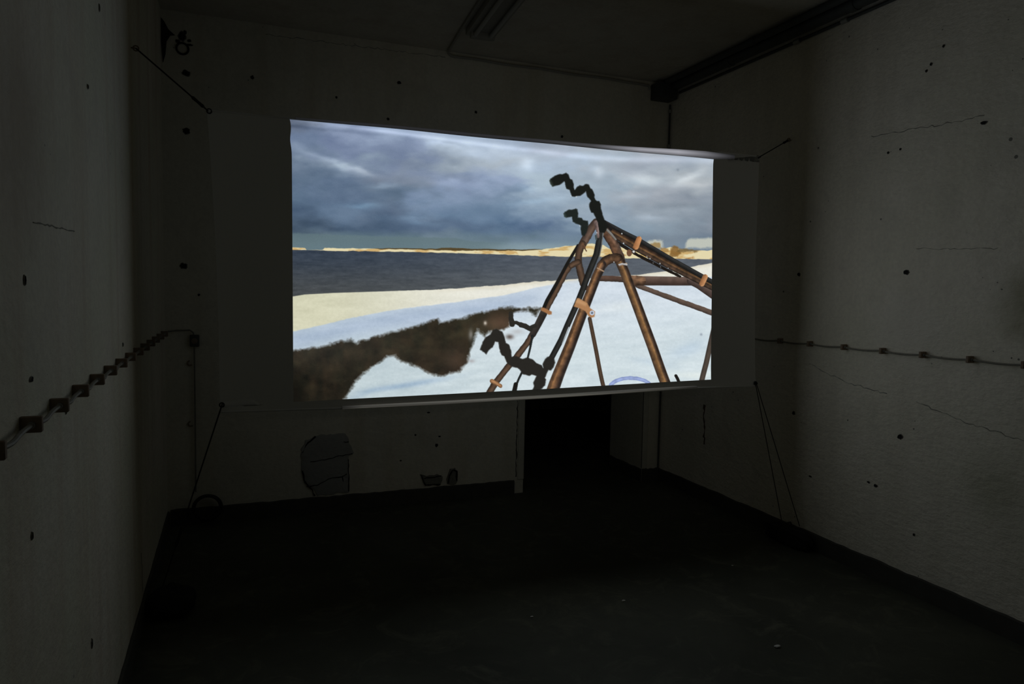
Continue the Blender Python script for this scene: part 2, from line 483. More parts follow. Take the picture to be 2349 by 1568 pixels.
Hm = homography([(0, 0), (1, 0), (0, 1), (1, 1)], [TL, TR, BL, BR])
uu, vv = np.meshgrid(np.linspace(0, 1, NX), np.linspace(0, 1, NY))
den = Hm[2, 0] * uu + Hm[2, 1] * vv + 1
X = (Hm[0, 0] * uu + Hm[0, 1] * vv + Hm[0, 2]) / den
Y = (Hm[1, 0] * uu + Hm[1, 1] * vv + Hm[1, 2]) / den
IMG = np.zeros((NY, NX, 3), np.float32)
rng = np.random.RandomState(11)


def vnoise(sx, sy, octv=4, seed=0, rot=0.0, pers=.5):
    rs = np.random.RandomState(seed); out = np.zeros_like(X); amp = 1; tot = 0
    c_, s_ = math.cos(rot), math.sin(rot)
    x0 = (X - 660) * c_ + (Y - 260) * s_; y0 = -(X - 660) * s_ + (Y - 260) * c_
    for o in range(octv):
        x = x0 / sx * 2 ** o + 40.3; y = y0 / sy * 2 ** o + 40.7
        g_ = rs.rand(512, 512)
        xi = np.floor(x).astype(int); yi = np.floor(y).astype(int)
        fx = x - xi; fy = y - yi; fx = fx * fx * (3 - 2 * fx); fy = fy * fy * (3 - 2 * fy)
        a = g_[yi % 512, xi % 512]; b = g_[yi % 512, (xi + 1) % 512]; c = g_[(yi + 1) % 512, xi % 512]; d = g_[(yi + 1) % 512, (xi + 1) % 512]
        out += amp * ((a * (1 - fx) + b * fx) * (1 - fy) + (c * (1 - fx) + d * fx) * fy); tot += amp; amp *= pers
    return out / tot


def col(c): return np.array(c, np.float32)


def blend(mask, c):
    global IMG
    c = col(c) if not isinstance(c, np.ndarray) else c
    IMG = IMG * (1 - mask[..., None]) + c * mask[..., None]


def polyline_y(pts):
    xs, ys = zip(*pts); return np.interp(X, xs, ys)


def sstep(a, b, x):
    t_ = np.clip((x - a) / (b - a), 0, 1); return t_ * t_ * (3 - 2 * t_)


def poly_mask(pts, soft=.8, jit=None):
    """antialiased polygon in the picture frame"""
    P = np.array(pts, float); m0 = P.min(0) - 6; m1 = P.max(0) + 6
    sel = (X > m0[0]) & (X < m1[0]) & (Y > m0[1]) & (Y < m1[1])
    out = np.zeros_like(X); x = X[sel]; y = Y[sel]
    if x.size == 0: return out
    d = np.full(x.shape, 1e9); ins = np.zeros(x.shape, bool)
    for (ax, ay), (bx, by) in zip(P, np.roll(P, -1, 0)):
        ex, ey = bx - ax, by - ay; L = ex * ex + ey * ey + 1e-9
        t_ = np.clip(((x - ax) * ex + (y - ay) * ey) / L, 0, 1)
        d = np.minimum(d, np.hypot(x - ax - t_ * ex, y - ay - t_ * ey))
        if ay != by: ins ^= ((ay > y) != (by > y)) & (x < (bx - ax) * (y - ay) / (by - ay) + ax)
    sd = np.where(ins, d, -d)
    if jit is not None: sd = sd + jit[sel]
    out[sel] = np.clip(sd / soft * .5 + .5, 0, 1); return out


def stroke(pts, w0, w1=None, ramp=((-1, (40, 30, 24)), (0, (120, 85, 55)), (1, (40, 30, 24))), soft=.7, rag=0.0, seed=0, tex=.12):
    """a round bar seen side on: colour runs across its width"""
    w1 = w0 if w1 is None else w1
    P = np.array(pts, float); seg = np.hypot(*(P[1:] - P[:-1]).T); cum = np.concatenate([[0], np.cumsum(seg)]); tot = cum[-1]
    m0 = P.min(0) - max(w0, w1) - 4; m1 = P.max(0) + max(w0, w1) + 4
    sel = (X > m0[0]) & (X < m1[0]) & (Y > m0[1]) & (Y < m1[1])
    x = X[sel]; y = Y[sel]
    if x.size == 0: return
    bd = np.full(x.shape, 1e9); bs = np.zeros(x.shape); bl = np.zeros(x.shape)
    for i in range(len(P) - 1):
        ex, ey = P[i + 1] - P[i]; L = math.hypot(ex, ey) + 1e-9
        raw = ((x - P[i, 0]) * ex + (y - P[i, 1]) * ey) / L / L
        lo = 0 if i > 0 else 0; t_ = np.clip(raw, 0, 1)
        d = np.hypot(x - P[i, 0] - t_ * ex, y - P[i, 1] - t_ * ey)
        s = ((x - P[i, 0]) * -ey + (y - P[i, 1]) * ex) / L
        k = d < bd; bd = np.where(k, d, bd); bs = np.where(k, np.sign(s) * d, bs); bl = np.where(k, cum[i] + t_ * L, bl)
    hw = (w0 + (w1 - w0) * bl / tot) / 2
    nz = TEX[sel] - .5
    hw = hw + rag * nz * 2
    a = np.clip((hw - bd) / soft + .5, 0, 1)
    q = np.clip(bs / hw, -1, 1); ks = [k for k, _ in ramp]
    cc = np.stack([np.interp(q, ks, [c[ch] for _, c in ramp]) for ch in range(3)], -1)
    cc = cc * (1 + tex * 2 * TEX2[sel] - tex)[..., None]
    IMG[sel] = IMG[sel] * (1 - a[..., None]) + cc * a[..., None]


TEX = vnoise(7, 7, 3, 71); TEX2 = vnoise(9, 9, 3, 72)

# sky: coarse cloud colours, then streaks and fine cloud noise
gx = [670, 790, 910, 1030, 1150, 1270, 1390, 1510, 1632]
gy = [280, 330, 370, 410, 450, 490, 520, 545, 566]
G = [[(88, 98, 116), (138, 152, 178), (152, 168, 192), (152, 167, 190), (150, 165, 188), (160, 172, 186), (170, 176, 184), (176, 178, 184), (176, 178, 184)],
     [(104, 120, 146), (108, 122, 150), (122, 136, 162), (160, 176, 195), (165, 180, 198), (150, 160, 175), (165, 172, 182), (176, 178, 184), (172, 176, 182)],
     [(98, 114, 135), (128, 144, 162), (110, 124, 150), (135, 148, 162), (158, 170, 182), (165, 182, 200), (162, 174, 186), (158, 168, 180), (156, 168, 180)],
     [(82, 100, 122), (90, 108, 132), (112, 124, 142), (114, 128, 152), (140, 156, 182), (165, 182, 195), (158, 174, 188), (176, 186, 194), (172, 180, 186)],
     [(84, 104, 126), (84, 102, 126), (92, 110, 130), (116, 134, 160), (112, 132, 155), (150, 168, 185), (152, 168, 182), (156, 164, 174), (140, 150, 162)],
     [(72, 90, 112), (86, 106, 130), (86, 102, 124), (98, 120, 145), (96, 118, 142), (128, 148, 168), (142, 158, 174), (146, 158, 170), (136, 148, 160)],
     [(58, 74, 92), (66, 84, 106), (78, 96, 118), (80, 98, 122), (86, 108, 132), (88, 108, 135), (122, 142, 160), (132, 148, 162), (136, 146, 158)],
     [(88, 106, 116), (88, 108, 120), (92, 112, 122), (100, 118, 130), (92, 112, 125), (104, 124, 142), (112, 130, 146), (118, 132, 146), (110, 126, 142)],
     [(96, 118, 130), (92, 114, 128), (96, 118, 130), (112, 132, 142), (118, 138, 146), (128, 148, 158), (124, 142, 152), (120, 136, 150), (116, 132, 148)]]
G = np.array(G, np.float32)
xi = np.clip(np.interp(X, gx, range(9)), 0, 7.999); yi = np.clip(np.interp(Y, gy, range(9)), 0, 7.999)
# wobble the look-up so that the cloud borders drift
xi = np.clip(xi + (vnoise(60, 30, 4, 5) - .5) * 1.6, 0, 7.999); yi = np.clip(yi + (vnoise(80, 30, 4, 6) - .5) * 1.5 * (1 - sstep(515, 545, Y)), 0, 7.999)
x0 = xi.astype(int); y0 = yi.astype(int); fx = xi - x0; fy = yi - y0
fx = fx * fx * (3 - 2 * fx); fy = fy * fy * (3 - 2 * fy)
fx = fx[..., None]; fy = fy[..., None]
IMG = ((G[y0, x0] * (1 - fx) + G[y0, x0 + 1] * fx) * (1 - fy) + (G[y0 + 1, x0] * (1 - fx) + G[y0 + 1, x0 + 1] * fx) * fy).astype(np.float32)
cl = vnoise(95, 34, 5, 21, .10) - .5; cl2 = vnoise(36, 16, 4, 22, .06) - .5
IMG += 7 * (1 - sstep(1000, 1500, X))[..., None] * np.array([.9, 1, 1.1])
IMG += (cl * 26 + cl2 * 16)[..., None] * np.array([1, .98, .92]) * (1 - .6 * sstep(530, 552, Y))[..., None]


def puff(x, y, sx, sy, ang, amp, c=(1, 1, 1)):
    global IMG
    a = math.radians(ang); dx = (X - x) * math.cos(a) + (Y - y) * math.sin(a); dy = -(X - x) * math.sin(a) + (Y - y) * math.cos(a)
    dy = dy + (cl2 * 14)
    IMG += (np.exp(-(dx / sx) ** 2 - (dy / sy) ** 2) * amp)[..., None] * np.array(c)


for p_ in [(700, 345, 45, 9, 22, 22, (1, 1, .9)), (775, 374, 48, 9, 19, 34, (1, 1, .95)), (835, 392, 38, 8, 14, 30, (1.05, 1, .85)), (880, 425, 36, 8, -2, 26, (.8, 1, 1.05)),
           (835, 470, 42, 7, 2, 26, (.75, 1, 1.05)), (1040, 418, 60, 12, 8, 26, (.9, .95, 1.05)), (1090, 345, 110, 16, 6, 14, (1, 1, 1)),
           (1212, 378, 16, 12, 20, 30, (1, 1, 1)), (1215, 430, 22, 9, 10, 18, (.9, 1, 1.05)), (1377, 395, 12, 12, 0, 24, (1, 1, 1)),
           (1478, 412, 36, 11, 10, 34, (1, .97, .9)), (1582, 404, 34, 9, -22, 36, (1, .98, .92)), (1600, 422, 40, 8, 0, 18, (1.1, .98, .88)),
           (1458, 448, 44, 9, -4, 18, (1, .96, .92)), (1490, 496, 34, 7, 4, 16, (.9, 1, 1.1)), (1560, 470, 70, 8, 2, -14, (1, 1, 1)),
           (1180, 505, 60, 14, 4, -14, (1, .9, .7)), (960, 505, 80, 9, 8, 14, (.8, 1, 1.05)), (760, 512, 90, 12, 2, -10, (1, 1, 1)), (1230, 462, 60, 7, -5, 16, (.8, 1, 1.1)),
           (1010, 330, 40, 5, 5, 20, (.95, 1, 1.1)), (860, 430, 90, 10, 4, -6, (1, 1, 1)), (1330, 530, 60, 12, 0, 8, (1, 1, 1))]:
    puff(*p_)
# highlight and dark line of the cloth's sagging top fold, painted into the picture
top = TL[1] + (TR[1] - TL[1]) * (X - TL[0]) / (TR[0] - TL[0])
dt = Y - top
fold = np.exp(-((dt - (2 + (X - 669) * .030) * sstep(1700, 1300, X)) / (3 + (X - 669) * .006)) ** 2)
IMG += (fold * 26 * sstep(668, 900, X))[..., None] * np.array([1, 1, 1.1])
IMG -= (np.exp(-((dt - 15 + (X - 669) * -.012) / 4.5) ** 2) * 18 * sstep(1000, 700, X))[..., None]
bandy = polyline_y([(669, 531), (760, 534), (880, 539), (1000, 542), (1050, 543), (1080, 550), (1180, 556), (1300, 548), (1632, 548)]) + (TEX - .5) * 3
mk = sstep(-2.5, 2.5, Y - bandy) * (1 - sstep(1080, 1200, X)) * .7
blend(mk, (98, 118, 124))
# warm cloud banks on the right horizon
for a, b, c, d in ((1484, 1521, 547, 566), (1574, 1640, 543, 566)):
    mk = poly_mask([(a, d), (a + 3, c + 6), (a + 12, c + 1), (b - 8, c), (b, c + 3), (b + 2, d)], 3, (TEX - .5) * 5)
    blend(mk, (188, 192, 182))
IMG = np.clip(IMG, 40, 235)

# coast
jag = (vnoise(14, 14, 3, 31) - .5)
ytop = polyline_y([(669, 563), (700, 565), (704, 570), (741, 570), (746, 565), (800, 566), (880, 567), (1000, 569), (1150, 571), (1215, 571), (1260, 567.5), (1300, 561.7), (1330, 559), (1362, 555.5), (1388, 559), (1410, 572), (1425, 563), (1450, 572), (1500, 573), (1540, 564), (1580, 572), (1632, 571)])
ybot = polyline_y([(669, 569.5), (700, 570), (704, 570), (741, 571), (746, 571), (880, 573.5), (1000, 576), (1150, 580.5), (1260, 584.7), (1380, 586), (1430, 589), (1632, 591.5)])
blend(np.clip((Y - ytop - jag * 3) / 1.2 + .5, 0, 1), (226, 214, 172))
yel = vnoise(26, 7, 4, 33)
mk = np.clip((Y - ytop) / 1.5, 0, 1) * sstep(.5, .68, yel) * .75
blend(mk, (196, 156, 92))
tw = polyline_y([(669, 0), (850, 0), (885, 1.6), (1000, 1.8), (1015, 3.6), (1045, 4.2), (1090, 2.4), (1140, 2.2), (1225, 1.6), (1262, 0), (1632, 0)])
mk = np.clip((Y - ytop + tw - jag * 3) / 1.0 + .5, 0, 1) * np.clip((ytop + tw * .6 - Y + jag * 3) / 1 + .5, 0, 1) * np.clip(tw, 0, 1)
blend(mk, (84, 70, 44))
for pts, c in (([(1494, 566), (1496, 556), (1505, 553), (1516, 554), (1519, 566)], (150, 122, 74)), ([(1536, 586), (1541, 566), (1549, 560), (1557, 565), (1562, 578), (1556, 585)], (128, 92, 44)),
               ([(1555, 574), (1560, 568), (1590, 569), (1604, 571), (1600, 575)], (110, 88, 50)), ([(1512, 577), (1520, 566), (1534, 568), (1538, 576)], (160, 124, 70)), ([(1575, 590), (1590, 585), (1596, 591)], (170, 120, 60)), ([(1408, 583), (1425, 579), (1440, 582)], (170, 120, 60))):
    blend(poly_mask(pts, 2.2, (TEX - .5) * 6) * .85, c)
# sea
sea = np.zeros_like(IMG); t_ = sstep(570, 670, Y)[..., None]; s_ = sstep(670, 1500, X)[..., None]
sea[:] = (col((52, 62, 76)) * (1 - t_) + col((68, 72, 75)) * t_) * (1 - s_) + (col((86, 93, 103)) * (1 - t_) + col((94, 100, 106)) * t_) * s_
rp = vnoise(34, 4.5, 4, 41) - .5
sea += (rp * 20 + (vnoise(9, 4, 2, 42) - .5) * 10)[..., None]
mk = np.clip((Y - ybot - jag * 2.5) / 1.2 + .5, 0, 1)
IMG = IMG * (1 - mk[..., None]) + sea * mk[..., None]
# snow field
shore = polyline_y([(669, 677), (700, 672), (765, 668.5), (877, 665), (975, 662), (1050, 658), (1160, 650), (1213, 644), (1327, 637), (1380, 634), (1473, 626), (1549, 617), (1634, 600)])
shore = shore + jag * 3 * sstep(820, 1000, X)
snow = np.zeros_like(IMG); q = sstep(700, 1300, X)[..., None]; dp = sstep(0, 200, Y - shore)[..., None]
snow[:] = (col((192, 206, 218)) * (1 - dp) + col((188, 203, 208)) * dp) * (1 - q) + (col((208, 219, 230)) * (1 - dp) + col((208, 221, 226)) * dp) * q
shl = polyline_y([(669, 759), (796, 729), (860, 716), (917, 706), (1037, 691), (1160, 674), (1240, 655), (1300, 643), (1360, 632)])
cream = np.clip((shl - Y + jag * 3) / 3 + .5, 0, 1)
qc = sstep(700, 1120, X)[..., None]; crc = col((212, 211, 184)) * (1 - qc) + col((232, 231, 220)) * qc
crc = crc - (vnoise(60, 12, 3, 44)[..., None] * 20 - 8) * (1 - q * .5)
snow = snow * (1 - cream[..., None]) + crc * cream[..., None]
bl = np.exp(-((Y - shl - 22) / 26) ** 2) * (1 - cream) * (1 - sstep(1150, 1330, X))
snow = snow * (1 - .75 * bl[..., None]) + col((166, 183, 206)) * .75 * bl[..., None]
sn = vnoise(44, 11, 5, 45, -.1) - .5
snow += (sn * 20)[..., None] * np.array([1.1, 1, .9]) * (Y > shl)[..., None]
snow += ((vnoise(5, 4, 2, 46) - .5) * 9)[..., None]
for x_, y_, sx, sy, an, am in ((960, 878, 80, 7, -10, -22), (880, 890, 60, 6, -8, -14), (1580, 800, 46, 16, -20, -14), (1600, 860, 50, 9, 0, 12), (1430, 700, 60, 12, -4, 8), (1500, 830, 50, 8, 10, -8), (830, 905, 40, 6, -20, -10)):
    a = math.radians(an); dx = (X - x_) * math.cos(a) + (Y - y_) * math.sin(a); dy = -(X - x_) * math.sin(a) + (Y - y_) * math.cos(a)
    snow += (np.exp(-(dx / sx) ** 2 - (dy / sy) ** 2) * am)[..., None] * np.array([1.3, 1.0, .45])
fade = sstep(12, 0, Y - shore) * sstep(950, 1100, X)
snow = snow * (1 - .4 * fade[..., None]) + col((206, 196, 170)) * .4 * fade[..., None]
mk = np.clip((Y - shore) / 1.6 + .5, 0, 1)
IMG = IMG * (1 - mk[..., None]) + snow * mk[..., None]
# dark wet grass hollow in the snow
rag = (vnoise(16, 12, 4, 51) - .5) * 9 + (vnoise(5, 5, 2, 52) - .5) * 5
hollow = [(640, 812), (672, 803), (740, 792), (806, 776), (820, 783), (832, 779), (885, 764), (948, 746), (1006, 729), (1010, 738), (1040, 732), (1064, 727), (1093, 716), (1120, 712), (1166, 703), (1205, 704), (1243, 703),
          (1232, 722), (1215, 709), (1195, 710), (1181, 716), (1177, 734), (1169, 746), (1155, 756), (1130, 757), (1115, 768), (1098, 752), (1092, 772), (1084, 792), (1078, 815), (1073, 832), (1058, 850), (1008, 861), (986, 852),
          (952, 837), (923, 827), (908, 813), (892, 815), (872, 831), (848, 846), (830, 862), (814, 878), (803, 897), (788, 925), (640, 935)]
gr = np.zeros_like(IMG); a = sstep(700, 1050, X)[..., None]; b = sstep(760, 900, Y)[..., None]
gr[:] = (col((56, 51, 43)) * (1 - b) + col((35, 31, 23)) * b) * (1 - a) + (col((45, 41, 31)) * (1 - b) + col((48, 39, 31)) * b) * a
gr += ((vnoise(30, 20, 4, 53) - .5) * 30)[..., None] * np.array([1, .9, .6]) + ((vnoise(16, 30, 3, 54) - .5) * 18)[..., None] * np.array([1.1, .6, .4])
blend(sstep(0, 1, np.exp(-((X - 1140) / 45) ** 2 - ((Y - 735) / 20) ** 2)) * .0, (0, 0, 0))
rd = np.exp(-((X - 1150) / 40) ** 2 - ((Y - 738) / 22) ** 2)[..., None]; gr = gr * (1 - .6 * rd) + col((112, 84, 66)) * .6 * rd
rd = np.exp(-((X - 1045) / 28) ** 2 - ((Y - 820) / 26) ** 2)[..., None]; gr = gr * (1 - .5 * rd) + col((84, 66, 54)) * .5 * rd
vg = (np.clip(1 - sstep(668, 730, X) * 1.0, 0, 1) * .5)[..., None] * sstep(820, 900, Y)[..., None]
gr = gr * (1 - vg)
mk = poly_mask(hollow, 4.2, rag)
IMG = IMG * (1 - mk[..., None]) + gr * mk[..., None]
for x_, y_, sx, sy, c, al in ((1172, 770, 9, 6, (92, 80, 74), .9), (1116, 738, 3.5, 4.5, (205, 196, 184), .95), (1190, 758, 14, 6, (170, 168, 168), .5), (1083, 765, 5, 12, (190, 190, 188), .5), (1140, 768, 8, 10, (176, 160, 150), .6),
                              (1555, 389, 3, 3, (120, 130, 142), .6), (1610, 765, 3, 3, (130, 140, 155), .7), (1085, 826, 8, 4, (150, 140, 140), .5)):
    blend(np.exp(-((X - x_) / sx) ** 2 - ((Y - y_) / sy) ** 2) * al, c)

# copper pipe frame
BR_ = ((-1, (34, 26, 22)), (-.55, (92, 62, 40)), (-.1, (150, 108, 66)), (.35, (110, 74, 46)), (1, (30, 22, 18)))
DK = ((-1, (48, 38, 32)), (-.2, (96, 74, 58)), (.3, (82, 62, 48)), (1, (40, 32, 27)))
GREYB = ((-1, (66, 52, 46)), (-.3, (104, 84, 72)), (1, (52, 42, 38)))
BLK = ((-1, (20, 22, 22)), (-.2, (40, 44, 44)), (1, (16, 17, 17)))
BLK2 = ((-1, (26, 24, 22)), (1, (24, 22, 20)))
stroke([(1322, 602), (1310, 608), (1300, 622), (1287, 649), (1258, 703), (1231, 752), (1212, 785), (1186, 818), (1142, 872), (1114, 914)], 13.5, 14.5, DK, rag=1)
stroke([(1330, 560), (1306, 600), (1285, 639), (1258, 686), (1240, 728), (1226, 756)], 7, 9, BLK2)
stroke([(1250, 716), (1238, 740), (1225, 764)], 17, 15, ((-1, (40, 36, 34)), (1, (56, 50, 46))))
stroke([(1372, 508), (1362, 518), (1353, 534), (1341, 556)], 19, 19, GREYB, rag=1.5)
stroke([(1340, 556), (1332, 576), (1330, 590), (1333, 612), (1340, 640), (1344, 655)], 16, 17, DK, rag=1.2)
stroke([(1330, 598), (1320, 602), (1314, 606)], 14, 13, DK, rag=1)
stroke([(1356, 728), (1370, 800), (1386, 890)], 9, 9.5, ((-1, (62, 48, 38)), (0, (84, 66, 52)), (1, (54, 42, 34))))
stroke([(1377, 635), (1420, 637), (1465, 640)], 13, 13, ((-1, (92, 70, 58)), (0, (84, 64, 54)), (1, (50, 40, 36))), rag=.8)
stroke([(1466, 652), (1540, 680), (1640, 717)], 11, 12.5, ((-1, (96, 80, 70)), (0, (92, 76, 66)), (1, (60, 50, 46))), rag=.8)
stroke([(1448, 640), (1475, 641), (1588, 642)], 22, 20, ((-1, (104, 88, 80)), (-.3, (92, 74, 66)), (.6, (62, 48, 42)), (1, (48, 38, 34))))
stroke([(1586, 641), (1604, 650), (1650, 682)], 18, 21, ((-1, (120, 104, 96)), (-.3, (92, 76, 70)), (1, (50, 40, 36))))
stroke([(1452, 640), (1474, 641)], 23, 22, ((-1, (110, 84, 66)), (-.2, (128, 96, 72)), (1, (50, 36, 28))), rag=1, tex=.4)
stroke([(1399, 540), (1440, 566), (1466, 582), (1530, 615), (1562, 631)], 8, 6, ((-1, (24, 20, 18)), (1, (30, 24, 20))), rag=1)
stroke([(1398, 524), (1440, 548), (1470, 566), (1540, 604), (1640, 655)], 21, 21, ((-1, (34, 26, 22)), (-.5, (52, 38, 30)), (-.1, (112, 82, 54)), (.15, (60, 46, 36)), (.6, (78, 60, 48)), (1, (30, 25, 22))), tex=.4)
stroke([(1391, 507), (1430, 528), (1466, 546), (1550, 596), (1636, 645)], 9, 11, ((-1, (30, 30, 30)), (-.5, (50, 50, 50)), (1, (18, 18, 18))))
stroke([(1384, 512), (1400, 520)], 20, 18, ((-1, (30, 28, 28)), (1, (22, 20, 20))))
stroke([(1392, 528), (1405, 545), (1412, 558), (1420, 576), (1426, 594)], 22, 24, ((-1, (60, 50, 46)), (-.2, (112, 84, 66)), (.4, (96, 68, 50)), (1, (44, 34, 30))), tex=.45, rag=1.5)
stroke([(1396, 524), (1406, 534), (1416, 546)], 5, 4, ((-1, (140, 140, 136)), (1, (110, 108, 104))))
stroke([(1423, 590), (1436, 620), (1470, 712), (1500, 795), (1532, 890)], 22, 24, ((-1, (70, 56, 48)), (-.75, (40, 31, 27)), (-.4, (82, 62, 48)), (-.1, (150, 112, 72)), (.2, (120, 88, 56)), (.6, (86, 64, 46)), (1, (58, 48, 42))), tex=.3)
stroke([(1420, 588), (1404, 590), (1392, 596), (1384, 606)], 21, 22, ((-1, (54, 40, 32)), (-.2, (104, 76, 54)), (1, (36, 28, 24))), rag=1.2, tex=.4)
stroke([(1385, 604), (1372, 632), (1345, 700), (1310, 792), (1266, 900)], 20, 28, ((-1, (58, 50, 46)), (-.7, (36, 30, 28)), (-.4, (66, 50, 40)), (-.05, (108, 78, 56)), (.3, (146, 106, 70)), (.6, (86, 62, 44)), (1, (66, 52, 42))), tex=.3)
for a_, b_ in (((1374, 612), (1388, 619)), ((1425, 606), (1441, 601))):
    stroke([a_, b_], 3.2, 3.2, ((-1, (176, 150, 120)), (1, (130, 104, 84))))
stroke([(1424, 604), (1432, 602), (1441, 604)], 4, 4, ((-1, (206, 206, 204)), (1, (160, 158, 160))), rag=1)
# black hose beside the front leg
stroke([(1384, 508), (1380, 540), (1372, 580), (1354, 624), (1340, 662), (1327, 694), (1306, 740), (1290, 777), (1267, 820)], 14, 13, ((-1, (24, 24, 24)), (-.2, (48, 48, 46)), (1, (18, 18, 18))))
stroke([(1308, 748), (1292, 786)], 2.2, .8, ((-1, (190, 200, 206)), (1, (190, 200, 206))))
stroke([(1388, 525), (1384, 560), (1378, 590)], 3, 2, ((-1, (120, 124, 122)), (1, (90, 92, 92))))
# ice at the apex
stroke([(1371, 508), (1374, 522), (1376, 540)], 9, 6, ((-1, (134, 116, 112)), (1, (96, 78, 74))), rag=1.5, tex=.5)
stroke([(1340, 556), (1345, 566), (1349, 572)], 6, 4, ((-1, (128, 92, 68)), (1, (92, 66, 50))), rag=2, tex=.5)
stroke([(1371, 538), (1372, 546)], 5, 4, ((-1, (70, 80, 80)), (1, (60, 66, 66))))
# clamps
CL_ = ((-1, (130, 94, 62)), (0, (176, 130, 92)), (1, (104, 74, 50)))
blend(poly_mask([(1327, 681.5), (1331, 680.5), (1350.5, 692), (1357.5, 704), (1368.5, 712), (1367, 724), (1360, 726), (1353, 722), (1346, 711), (1338, 706), (1319.5, 700)], 1.2), (170, 124, 84))
blend(poly_mask([(1328, 682), (1350, 693), (1347, 699), (1323, 690)], 2.5) * .6, (204, 160, 116))
blend(np.clip((5.4 - np.hypot(X - 1361.5, Y - 714.8)) + .5, 0, 1), (196, 206, 222)); blend(np.clip((2.6 - np.hypot(X - 1361.5, Y - 714.8)) + .5, 0, 1), (58, 66, 84)); blend(np.clip((1.0 - np.hypot(X - 1361.5, Y - 714.8)) + .5, 0, 1), (190, 200, 214))
blend(poly_mask([(1245.5, 702), (1252, 703), (1269, 712), (1268.5, 718), (1262, 719), (1254, 714), (1243.5, 709)], 1.2), (158, 110, 72))
stroke([(1131, 872), (1140, 877), (1151, 884)], 9, 8, CL_, rag=1.5)
stroke([(1469, 545), (1462, 563)], 12, 13, ((-1, (206, 148, 100)), (0, (180, 124, 80)), (1, (140, 94, 60))))
stroke([(1618, 632), (1611, 648)], 12, 12, ((-1, (204, 150, 104)), (0, (176, 122, 80)), (1, (134, 92, 60))))
blend(np.clip((6.0 - np.hypot((X - 1447), (Y - 577) * .75)) + .5, 0, 1), (110, 76, 56)); blend(np.clip((4.6 - np.hypot(X - 1457, Y - 574)) + .5, 0, 1), (66, 56, 52))
blend(np.clip((2.6 - np.hypot(X - 1457, Y - 574)) + .5, 0, 1), (214, 216, 210))
for x_, y_, r0 in ((1487, 585, 1.3), (1494, 590, 1.6), (1501, 600, 1), (1516.5, 601, 1.7), (1535, 612, 1.3), (1518, 609, 1), (1412, 598, 1.6), (1430, 533, 2.), (1434, 555, 2), (1377, 504, 1.5), (1382, 447.5, 0), (1326, 448.5, 2.4), (1300, 413, 2.4), (1314, 447, 1.6), (1347, 437, 1.8), (1334, 515, 1.6), (1347, 523, 1.5), (1356, 500, 0), (1373, 531, 1.5)):
    if r0: blend(np.clip((r0 * .8 - np.hypot(X - x_, Y - y_)) + .4, 0, 1) * .9, (220, 228, 232))
# black jointed hoses
K = lambda ox, oy, s, L: [(ox + a * s, oy + b * s) for a, b in L]
arm1 = K(1240, 370, .14667, [(168, 290), (185, 255), (240, 222), (330, 187), (368, 192), (430, 168), (465, 200), (490, 262), (520, 275), (548, 350), (545, 390), (560, 430), (600, 385), (640, 365), (690, 370), (720, 345), (780, 345), (810, 410), (835, 420), (870, 500), (868, 540), (885, 585), (905, 600), (945, 605), (968, 660), (972, 720), (1010, 860), (1060, 950), (1085, 1000), (1060, 1040), (1030, 1100), (950, 1090), (925, 940), (905, 900), (870, 830), (850, 790), (820, 785), (790, 700), (788, 650), (815, 610), (790, 570), (760, 545), (735, 460), (700, 490), (650, 522), (550, 538), (520, 530), (490, 470), (480, 435), (430, 415), (410, 330), (400, 305), (330, 355), (280, 368), (215, 382), (185, 340)])
arm2 = K(1240, 370, .14667, [(390, 800), (410, 770), (470, 738), (530, 735), (580, 718), (605, 735), (618, 800), (612, 860), (670, 870), (690, 900), (765, 912), (778, 970), (760, 1060), (720, 1150), (670, 1140), (652, 1040), (660, 990), (640, 972), (580, 955), (530, 925), (520, 850), (430, 865), (400, 850)])
arm3 = K(1080, 680, .1531, [(155, 780), (200, 660), (240, 590), (310, 550), (350, 480), (400, 465), (490, 510), (520, 580), (545, 680), (590, 700), (625, 800), (630, 890), (700, 880), (760, 910), (790, 920), (870, 900), (950, 930), (1000, 985), (1080, 1020), (1100, 1055), (1095, 1000), (1130, 920), (1160, 895), (1210, 875), (1265, 900), (1280, 975), (1260, 1050), (1215, 1095), (1180, 1090), (1125, 1210), (1140, 1230), (1120, 1320), (1080, 1365), (1040, 1385), (1000, 1500), (900, 1500), (920, 1400), (960, 1330), (945, 1280), (1000, 1180), (930, 1155), (895, 1180), (790, 1150), (745, 1080), (720, 1060), (640, 1040), (590, 1010), (555, 975), (520, 885), (480, 860), (455, 810), (440, 720), (430, 670), (385, 660), (350, 740), (290, 790), (250, 850)])
stroke([(1224, 768), (1219, 795), (1213, 820)], 5.5, 4.5, BLK)
stroke([(1200, 852), (1192, 868), (1186, 882)], 5, 5, BLK)
stroke([(1185, 880), (1182, 892), (1178, 905)], 10, 11, BLK2)
for A_, c_ in ((arm1, (22, 24, 22)), (arm2, (28, 34, 32)), (arm3, (38, 36, 33))):
    blend(poly_mask(A_, 1.3, (vnoise(5, 5, 2, 61) - .5) * 1.6), c_)
blend(poly_mask(K(1240, 370, .14667, [(168, 290), (185, 270), (200, 300), (235, 375), (215, 382), (185, 340)]), 2) * .6, (62, 72, 62))
blend(poly_mask(K(1240, 370, .14667, [(390, 800), (408, 785), (440, 860), (430, 865), (400, 850)]), 2) * .6, (60, 76, 72))
for pts, a_, b_ in (([(1175, 716), (1175, 728), (1178, 741)], 11, 12), ([(1178, 737), (1187, 737), (1196, 741)], 8, 8), ([(1198, 742), (1208, 745), (1220, 752)], 12, 11), ([(1220, 748), (1230, 744)], 9, 9)):
    stroke(pts, a_, b_, ((-1, (44, 42, 38)), (1, (40, 38, 34))), rag=1)
